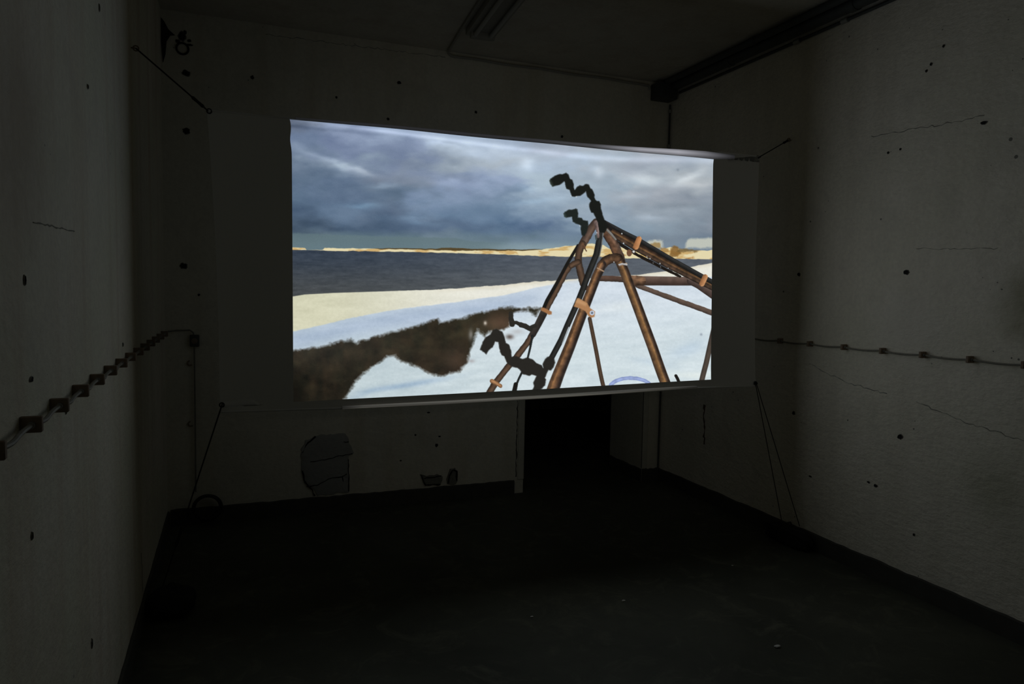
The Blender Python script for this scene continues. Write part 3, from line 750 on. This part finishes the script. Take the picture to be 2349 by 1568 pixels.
# far right bar, stub, blue ring of hose
stroke([(1650, 700), (1632, 782), (1622, 830), (1608, 884)], 12, 12, ((-1, (66, 58, 52)), (0, (78, 68, 60)), (1, (56, 50, 46))))
stroke([(1552.5, 861), (1556, 868), (1562, 884)], 7, 7.5, BLK2)
ring = [(1448 + 48 * math.cos(a), 890 - 24 * math.sin(a)) for a in [math.pi * k / 24 for k in range(25)]]
stroke(ring, 8.5, 8.5, ((-1, (132, 148, 196)), (0, (158, 174, 216)), (1, (128, 144, 192))), rag=.8)
IMG += ((rng.rand(NY, NX, 1) - .5) * 5)
# picture frame: dim first line at the picture's border
IMG = np.clip(IMG, 6, 246) / 255.0
LIN = np.where(IMG <= .04045, IMG / 12.92, ((IMG + .055) / 1.055) ** 2.4).astype(np.float32)

# ------------------------------------------------------------------ the hanging screen
PC = {'tl': (.243, 2.181), 'tr': (2.451, 2.199), 'bl': (.248, .946), 'br': (2.501, .983)}


def sheet_y(x, z):
    """shared shape of the cloth: shallow pull lines from the corners and a slack top and bottom"""
    s = (x + .09) / 2.9
    t_ = (z - .93) / 1.3
    yv = YS + .006 * np.sin(s * 9 + t_ * 3) * (1 - t_ * .4) + .005 * np.sin(s * 23 + t_ * 5) * np.exp(-((1 - t_) / .12) ** 2)
    yv = yv + .010 * np.exp(-((1.02 - t_) / .05) ** 2) * np.sin(np.clip(s, 0, 1) * np.pi)
    yv = yv - .012 * np.exp(-((t_ + .01) / .06) ** 2) * np.sin(np.clip(s, 0, 1) * np.pi)
    return yv


screen = empty('projection_screen', (1.35, YS, 1.55), 'wide white cloth projection screen showing snow, sea and a copper pipe frame', 'projection screen')


def grid_mesh(name, PX, PZ, mat, holes=None, attr=None):
    ny, nx = PX.shape; PYv = sheet_y(PX, PZ)
    co = np.stack([PX - 1.35, PYv - YS, PZ - 1.55], -1).reshape(-1, 3).astype(np.float32)
    idx = np.arange(nx * ny).reshape(ny, nx)
    q_ = np.stack([idx[:-1, :-1], idx[1:, :-1], idx[1:, 1:], idx[:-1, 1:]], -1)
    if holes is not None: q_ = q_[~holes]
    q_ = q_.reshape(-1, 4)
    if holes is not None:                                   # drop vertices nobody uses
        used = np.unique(q_); remap = -np.ones(len(co), int); remap[used] = np.arange(len(used)); co = co[used]; q_ = remap[q_]
    me = bpy.data.meshes.new(name)
    me.vertices.add(len(co)); me.vertices.foreach_set('co', co.ravel())
    me.loops.add(q_.size); me.loops.foreach_set('vertex_index', q_.ravel().astype(np.int32))
    me.polygons.add(len(q_)); me.polygons.foreach_set('loop_start', np.arange(0, q_.size, 4, dtype=np.int32))
    me.polygons.foreach_set('use_smooth', np.ones(len(q_), bool))
    me.update(calc_edges=True)
    if attr is not None:
        ca = me.color_attributes.new('picture', 'FLOAT_COLOR', 'POINT')
        buf = np.ones((len(co), 4), np.float32); buf[:, :3] = attr.reshape(-1, 3); ca.data.foreach_set('color', buf.ravel())
    return link(name, me, mat, screen)


def bil(u, v_, q):  # bilinear patch
    (a, b), (c, d), (e, f), (g_, h) = q['tl'], q['tr'], q['bl'], q['br']
    flare = np.exp(-v_ / .02) * (.007 * u ** 30 - .008 * (1 - u) ** 30) - .006 * np.exp(-((v_ - .07) / .03) ** 2) * (1 - u) ** 30
    return (a * (1 - u) + c * u) * (1 - v_) + (e * (1 - u) + g_ * u) * v_ + flare, (b * (1 - u) + d * u) * (1 - v_) + (f * (1 - u) + h * u) * v_


PX, PZ = bil(uu, vv, PC)
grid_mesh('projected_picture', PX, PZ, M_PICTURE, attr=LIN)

# white border cloth around the picture: a coarse grid whose inner rows meet the picture's rim
def outer(u, v_):
    top_z = np.interp(u, [0, .12, .5, .76, .9, 1], [2.184, 2.186, 2.198, 2.214, 2.232, 2.246])
    bot_z = np.interp(u, [0, .18, .34, .64, .86, 1], [.914, .908, .911, .927, .938, .936])
    lx = -.093 + .038 * v_; rx = 2.772 + .042 * v_
    lx = lx + .010 * np.sin(v_ * np.pi); rx = rx - .020 * np.sin(v_ * np.pi)
    return lx * (1 - u) + rx * u, top_z * (1 - v_) + bot_z * v_


us = np.concatenate([np.linspace(-1, 0, 10)[:-1], np.linspace(0, 1, 80), np.linspace(1, 2, 10)[1:]])
vs = np.concatenate([np.linspace(-1, 0, 6)[:-1], np.linspace(0, 1, 40), np.linspace(1, 2, 6)[1:]])
BX = np.zeros((len(vs), len(us))); BZ = BX.copy()
for i, v0 in enumerate(vs):
    for j, u0 in enumerate(us):
        uc = min(max(u0, 0), 1); vc = min(max(v0, 0), 1)
        px, pz = bil(uc, vc, PC)
        # matching outer point of the cloth edge
        if 0 <= u0 <= 1 and 0 <= v0 <= 1: BX[i, j], BZ[i, j] = px, pz; continue
        uo = (px + .093) / 2.865; vo = (2.2 - pz) / 1.27
        uo = 0 if u0 < 0 else 1 if u0 > 1 else uo; vo = 0 if v0 < 0 else 1 if v0 > 1 else vo
        ex, ez = outer(np.float64(uo), np.float64(min(max(vo, 0), 1)))
        k = max(-u0, u0 - 1, -v0, v0 - 1, 0)
        ku = max(-u0, u0 - 1, 0); kv = max(-v0, v0 - 1, 0)
        BX[i, j] = px + (ex - px) * (ku if ku > 0 else kv); BZ[i, j] = pz + (ez - pz) * (kv if kv > 0 else ku)
        if ku > 0 and kv == 0: BZ[i, j] = pz + (ez - pz) * ku
inner = np.zeros((len(vs) - 1, len(us) - 1), bool); inner[5:44, 9:88] = True
grid_mesh('border_cloth', BX, BZ, M_CLOTH, holes=inner)

# strips over the top and bottom folds: stray projector light painted as emission colour
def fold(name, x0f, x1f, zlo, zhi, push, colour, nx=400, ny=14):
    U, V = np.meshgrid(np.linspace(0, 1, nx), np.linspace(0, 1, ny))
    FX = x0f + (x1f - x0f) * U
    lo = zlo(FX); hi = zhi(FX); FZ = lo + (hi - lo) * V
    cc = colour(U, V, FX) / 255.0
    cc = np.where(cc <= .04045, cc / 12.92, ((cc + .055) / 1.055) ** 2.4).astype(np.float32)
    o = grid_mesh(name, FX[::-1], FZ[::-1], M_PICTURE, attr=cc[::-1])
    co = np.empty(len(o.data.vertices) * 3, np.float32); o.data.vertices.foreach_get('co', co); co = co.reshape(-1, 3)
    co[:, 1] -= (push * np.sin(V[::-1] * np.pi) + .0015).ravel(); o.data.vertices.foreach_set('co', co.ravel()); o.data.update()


ptop = lambda x: PC['tl'][1] + (PC['tr'][1] - PC['tl'][1]) * (x - PC['tl'][0]) / (PC['tr'][0] - PC['tl'][0])


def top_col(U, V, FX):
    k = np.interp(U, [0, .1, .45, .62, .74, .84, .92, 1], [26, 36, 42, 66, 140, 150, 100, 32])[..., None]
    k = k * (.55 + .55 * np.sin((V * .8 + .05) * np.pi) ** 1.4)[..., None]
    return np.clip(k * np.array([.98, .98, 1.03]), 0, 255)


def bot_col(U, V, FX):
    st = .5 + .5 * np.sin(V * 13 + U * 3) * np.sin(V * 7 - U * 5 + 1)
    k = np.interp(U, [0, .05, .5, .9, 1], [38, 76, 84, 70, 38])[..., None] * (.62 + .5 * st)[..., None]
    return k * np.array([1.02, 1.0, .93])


fold('top_fold_glow', .26, 2.60, lambda x: np.where(x < 2.451, ptop(x) + .001, 2.2 + (x - 2.451) * .08), lambda x: np.interp(x, [.2, .9, 1.6, 2.07, 2.4, 2.62], [2.190, 2.204, 2.212, 2.226, 2.238, 2.236]), .004, top_col)
fold('bottom_fold_glow', .46, 2.40, lambda x: np.interp(x, [.46, .93, 1.79, 2.37, 2.4], [.904, .9085, .924, .941, .943]), lambda x: np.interp(x, [.46, .93, 1.79, 2.37, 2.4], [.919, .926, .943, .952, .951]), .012, bot_col)

# rolled hem along the bottom, folded casing along the top
bm = bmesh.new(); P = []
for i in range(60):
    s = i / 59; ex, ez = outer(np.float64(s), np.float64(1.0))
    P.append((ex - 1.35, float(sheet_y(ex, ez)) - YS - .003, ez - 1.55 + .001))
tube(bm, P, .0045, 12)
bm_obj('bottom_hem', bm, M_CLOTH, screen)
bm = bmesh.new(); P = []
for i in range(60):
    s = i / 59; ex, ez = outer(np.float64(s), np.float64(0.0))
    P.append((ex - 1.35, float(sheet_y(ex, ez)) - YS + .003, ez - 1.55 - .003))
tube(bm, P, .005, 10)
bm_obj('top_hem', bm, M_CLOTH, screen)
CORN = {'tl': (-.085, 2.178), 'tr': (2.760, 2.236), 'bl': (-.048, .945), 'br': (2.808, .955)}
for k_, (x_, z_) in CORN.items():
    bm = bmesh.new(); torus(bm, (x_ - 1.35, float(sheet_y(x_, z_)) - YS, z_ - 1.55), (0, 1, 0), .009, .003, 20, 8)
    bm_obj('grommet', bm, M_CORD if k_ in ('tl', 'bl') else M_STEEL, screen)


# ------------------------------------------------------------------ cords that stretch the screen
def cord(name, label, A, B, wall_x=None, rad=.0032, buckle=None, sag=.0, group='cords stretching the screen'):
    A = Vector(A); B = Vector(B)
    o = empty(name, A, label, 'cord', group)
    bm = bmesh.new()
    pts = [A.lerp(B, i / 24) - Vector((0, 0, sag * math.sin(math.pi * i / 24))) - A for i in range(25)]
    tube(bm, pts, rad, 8)
    torus(bm, (0, 0, 0), (B - A).cross(Vector((0, 1, .2))), .008, .0028, 14, 6)
    bm_obj('rope', bm, M_CORD, o)
    if buckle:
        bm = bmesh.new(); a = A.lerp(B, buckle[0]) - A; b = A.lerp(B, buckle[1]) - A
        tube(bm, [a, a.lerp(b, .15), a.lerp(b, .5), a.lerp(b, .85), b], [.003, .0075, .006, .0075, .003], 10)
        bm_obj('knot', bm, M_CORD, o)
    if wall_x is not None:
        bm = bmesh.new(); s = 1 if wall_x < 0 else -1; p_ = B - A
        tube(bm, [p_ + Vector((-.0 * s, 0, 0)), p_ - Vector((s * .018, 0, 0))], .003, 8)
        torus(bm, p_ + Vector((0, 0, 0)), (0, 1, 0), .010, .003, 16, 6)
        bm_obj('wall_hook', bm, M_CLIP, o)
    return o


c1_ = cord('cord', 'black cord from the top left corner of the screen to the left wall', (-.095, YS - .001, 2.184), (XL + .018, 3.30, 2.41), XL, buckle=(.03, .22))
c2_ = cord('cord', 'short black cord from the top right corner of the screen to the right wall', (2.768, YS - .001, 2.238), (XR - .018, 3.375, 2.388), XR, buckle=(.80, .97))
c3_ = cord('cord', 'black cord from the bottom left corner of the screen down to the round weight', (-.048, YS - .024, .945), (-.297, 3.36, .135), buckle=(.66, .78))
c4_ = cord('cord', 'left one of the two black cords down to the flat weight by the right wall', (2.806, YS - .006, .955), (3.005, 3.20, .135), rad=.0025)
c5_ = cord('cord', 'right one of the two black cords down to the flat weight by the right wall', (2.812, YS - .006, .955), (3.075, 3.13, .118), rad=.0025)


# weights on the floor
def sandbag(name, loc, sx, sy, sz, label, seed, rot=0, flat=False):
    o = empty(name, loc, label, 'weight', 'black weights holding the cords', (0, 0, rot))
    bm = bmesh.new(); bmesh.ops.create_icosphere(bm, subdivisions=4, radius=1)
    rr = random.Random(seed); ph = [rr.uniform(0, 6) for _ in range(6)]
    for v_ in bm.verts:
        p_ = v_.co.copy(); e = .55 if flat else .85
        q_ = Vector([math.copysign(abs(c) ** e, c) for c in p_])
        k = 1 + .05 * math.sin(p_.x * 5 + ph[0]) * math.sin(p_.y * 6 + ph[1]) + .03 * math.sin(p_.z * 9 + ph[2] + p_.x * 4)
        v_.co = Vector((q_.x * sx * k, q_.y * sy * k, max(-sz * .92, q_.z * sz * k) + sz * .92))
    bm_obj('bag', bm, M_BAG, o)
    bm = bmesh.new()
    top = sz * 1.8
    tube(bm, [(-.018, 0, top - .02), (-.02, 0, top + .01), (-.008, 0, top + .028), (.008, 0, top + .028), (.02, 0, top + .01), (.018, 0, top - .02)], .004, 8)
    bm_obj('handle', bm, M_CORD, o)
    return o


sandbag('weight_bag', (-.262, 3.37, 0), .098, .105, .062, 'round black weight bag on the floor by the left wall', 3)
wr = sandbag('weight_bag', (3.045, 3.18, 0), .048, .165, .056, 'flat black weight bag lying along the foot of the right wall', 8, 0, True)

# coil of cable leaning in the left corner
cc = bmesh.new()
for k in range(4): torus(cc, (-.155, YB - .035 - .012 * k, .1 + .004 * k), (0, 1, .12), .083 - .004 * k, .006, 32, 8)
tag(bm_obj('cable_coil', cc, M_CORD), 'dark coil of cable leaning against the foot of the back wall, left corner', 'cable coil')


# ------------------------------------------------------------------ cable runs on stand-off clips
def run(name, pts, rad, mat, label, cat, group=None):
    bm = bmesh.new(); tube(bm, pts, rad, 8); return tag(bm_obj(name, bm, mat), label, cat, group)


ZC = 1.183
ly = [1.333 + .2345 * i for i in range(15)]
pts = []
y_ = .3
while y_ < YB - .03:
    k = (y_ - 1.333) / .2345; pts.append((XL + .020 + .004 * math.sin(k * 2 * math.pi) , y_, ZC - .006 * math.sin((k % 1) * math.pi))); y_ += .03
pts += [(XL + .03, YB - .03, ZC), (XL + .06, YB - .02, ZC + .004), (-.24, YB - .02, ZC + .006), (-.222, YB - .02, ZC - .01), (-.218, YB - .02, ZC - .05), (-.218, YB - .018, .7), (-.220, YB - .018, .2)]
run('wall_cable', pts, .0048, M_CABLE, 'grey cable along the left wall and down the corner of the back wall', 'cable')
ry = [1.937 - .245 * 2 + .2415 * i for i in range(9)]
pts = []
y_ = .3
while y_ < YB - .05:
    k = (y_ - 1.937) / .2415; pts.append((XR - .016, y_, 1.188 - .007 * math.sin((k % 1) * math.pi))); y_ += .03
run('wall_cable', pts, .0045, M_CABLE, 'thin grey cable running level along the right wall', 'cable')


def clip(loc, s, label, group):
    o = empty('cable_clip', loc, label, 'cable clip', group)
    bm = bmesh.new()
    x0_, x1_ = sorted((-.001 * s, .036 * s))
    box(bm, (x0_, -.007, -.0155), (x1_, .007, .0155), .002)
    bm_obj('clip_block', bm, M_CLIP, o)
    bm = bmesh.new(); xx = .020 * s
    tube(bm, [(xx, -.013, 0), (xx, .013, 0)], .0068, 10)
    bm_obj('saddle', bm, M_STEEL, o)
    return o


def dup(o, loc, label):
    r = o.copy(); C.objects.link(r); r.location = loc; r['label'] = label
    for ch in list(o.children):
        c = ch.copy(); C.objects.link(c); c.parent = r
    return r


ordn = ['cut off by the picture edge', 'second in the row', 'third in the row', 'fourth in the row', 'fifth in the row', 'sixth in the row', 'seventh in the row', 'eighth in the row', 'ninth, where shadow begins']
gl = 'stand-off cable clips along the left wall'
names = ['dark square cable clip on the left wall, ' + n_ for n_ in ordn]
names += ['dark cable clip on the shadowed left wall, %s past the screen' % n_ for n_ in ('first', 'second', 'third', 'fourth', 'fifth', 'last')]
first = clip((XL, ly[0], ZC), 1, names[0], gl)
for y0_, n_ in zip(ly[1:], names[1:]):
    if y0_ < YB - .08: dup(first, (XL, y0_, ZC), n_)
gr_ = 'stand-off cable clips along the right wall'
rn = ['dark cable clip on the right wall, cut by the right picture edge', 'dark cable clip on the right wall, second from the picture edge', 'dark cable clip on the right wall, third from the picture edge',
      'dark cable clip on the right wall, fourth from the picture edge', 'dark cable clip on the right wall, fifth from the picture edge', 'dark cable clip on the right wall, second from the screen', 'dark cable clip on the right wall, first beside the screen']
rys = [1.945, 2.184, 2.419, 2.645, 2.891, 3.135, 3.371]
f2 = clip((XR, rys[0], 1.188), -1, rn[0], gr_)
for y0_, n_ in zip(rys[1:], rn[1:]): dup(f2, (XR, y0_, 1.188), n_)
# junction boxes on the corner cable
for z_, lb in ((1.125, 'small dark junction box on the cable in the left back corner'),):
    o = empty('junction_box', (-.216, YB, z_), lb, 'junction box')
    bm = bmesh.new(); box(bm, (-.026, -.03, -.036), (.026, -.0005, .036), .006, 2); bm_obj('box_body', bm, M_PIPE, o)
    bm = bmesh.new(); tube(bm, [(0, -.029, 0), (0, -.036, 0)], .017, 18); bm_obj('box_lid', bm, M_CLIP, o)
for z_, lb in ((.99, 'upper loose cable hook on the left end of the back wall'), (.62, 'lower loose cable hook on the left end of the back wall')):
    bm = bmesh.new(); torus(bm, (-.243, YB - .008, z_), (0, 1, 0), .014, .004, 16, 6, .8, 4.6)
    tag(bm_obj('cable_hook', bm, M_CLIP), lb, 'hook', 'loose hooks beside the corner cable')

# ------------------------------------------------------------------ ceiling: lamp, conduit, pipes
fa = math.radians(4)
lamp = empty('ceiling_lamp', (1.36, 3.42, H), 'unlit long fluorescent batten lamp on the ceiling', 'ceiling lamp', None, (0, 0, -fa))
bm = bmesh.new(); box(bm, (-.09, -.78, -.045), (.09, .78, -.0005), .008, 2); bm_obj('housing', bm, M_HOUSING, lamp)
for x_ in (-.048, .048):
    bm = bmesh.new(); tube(bm, [(x_, -.70, -.062), (x_, .70, -.062)], .013, 14); bm_obj('lamp_tube', bm, M_TUBEGLASS, lamp)
for y_ in (-.71, .71):
    bm = bmesh.new(); box(bm, (-.075, y_ - .02, -.078), (.075, y_ + .02, -.04), .005, 2); bm_obj('end_holder', bm, M_HOUSING, lamp)
pts = [(1.17, 2.6, H - .012), (1.245, 3.5, H - .012), (1.30, 4.2, H - .012), (1.335, 4.58, H - .012), (1.345, 4.625, H - .02), (1.37, YB - .012, H - .03), (1.42, YB - .012, H - .03)]
pts += [(1.42 + i * .1, YB - .012, H - .03 + .003 * math.sin(i * 1.3)) for i in range(1, 15)] + [(2.90, YB - .012, H - .035), (2.915, YB - .012, H - .06)]
run('conduit', pts, .0085, M_HOUSING, 'thin pale conduit beside the ceiling lamp and along the top of the back wall', 'conduit')

dark_box = empty('junction_box', (3.0, YB, 2.97), 'large dark box at the top right corner of the back wall', 'junction box')
bm = bmesh.new(); box(bm, (-.075, -.12, -.066), (.085, -.0005, .05), .006, 2); bm_obj('box_body', bm, M_PIPE, dark_box)
bm = bmesh.new(); box(bm, (-.068, -.128, -.058), (.078, -.119, .042), .004, 1); bm_obj('box_lid', bm, M_PIPE, dark_box)


def pipe(name, x, z, r0, y0, y1, cps, label, g_):
    o = empty(name, (x, y0, z), label, 'pipe', g_)
    bm = bmesh.new(); tube(bm, [(0, 0, 0), (0, y1 - y0, 0)], r0, 20); bm_obj('tube', bm, M_PIPE, o)
    for c in cps:
        bm = bmesh.new(); tube(bm, [(0, c - y0 - .022, 0), (0, c - y0 - .020, 0), (0, c - y0 + .020, 0), (0, c - y0 + .022, 0)], [r0 + .001, r0 + .005, r0 + .005, r0 + .001], 20)
        bm_obj('coupling', bm, M_COUP if r0 < .015 else M_PIPE, o)
    return o


pipe('ceiling_pipe', XR - .058, H - .046, .036, YF + .05, YB - .13, (3.9, 2.9, 1.9), 'thick dark pipe in the corner of the ceiling and right wall', 'pipes in the right ceiling corner')
pipe('ceiling_pipe', XR - .125, H - .028, .020, YF + .05, YB - .13, (3.6, 2.6), 'thinner dark pipe beside the thick one on the ceiling', 'pipes in the right ceiling corner')
pipe('ceiling_pipe', XR - .013, H - .092, .0095, YF + .05, YB - .13, (3.35, 3.0), 'thinnest pipe, clipped to the right wall under the thick pipe', 'pipes in the right ceiling corner')
vp = empty('wall_pipe', (XR - .016, YB - .016, .1), 'thin upright pipe in the right corner of the back wall', 'pipe')
bm = bmesh.new(); tube(bm, [(0, 0, .005), (0, 0, 2.79)], .007, 14); bm_obj('tube', bm, M_PIPE, vp)
for z_ in (2.74, 2.48):
    bm = bmesh.new(); tube(bm, [(0, 0, z_ - .012), (0, 0, z_ + .012)], .0115, 14); bm_obj('coupling', bm, M_COUP, vp)

# ------------------------------------------------------------------ crumbs of plaster on the floor
for i, (x_, y_, r0, lb) in enumerate(((2.094, 2.221, .009, 'white plaster chip on the floor, nearest to the right wall'), (1.712, 2.819, .006, 'white plaster chip on the floor, straight below the screen middle'),
                                      (1.235, 2.810, .005, 'small pale plaster chip on the floor, left of the others'), (2.50, 3.008, .004, 'tiny white plaster chip, farthest away on the floor'))):
    bm = bmesh.new(); bmesh.ops.create_icosphere(bm, subdivisions=2, radius=r0)
    rr = random.Random(i)
    for v_ in bm.verts: v_.co = Vector((v_.co.x * 1.5, v_.co.y, v_.co.z * .5)) * rr.uniform(.8, 1.2)
    mz = min(v_.co.z for v_ in bm.verts)
    for v_ in bm.verts: v_.co += Vector((x_, y_, -mz))
    tag(bm_obj('plaster_chip', bm, M_CHIP), lb, 'chip', 'plaster chips on the floor')
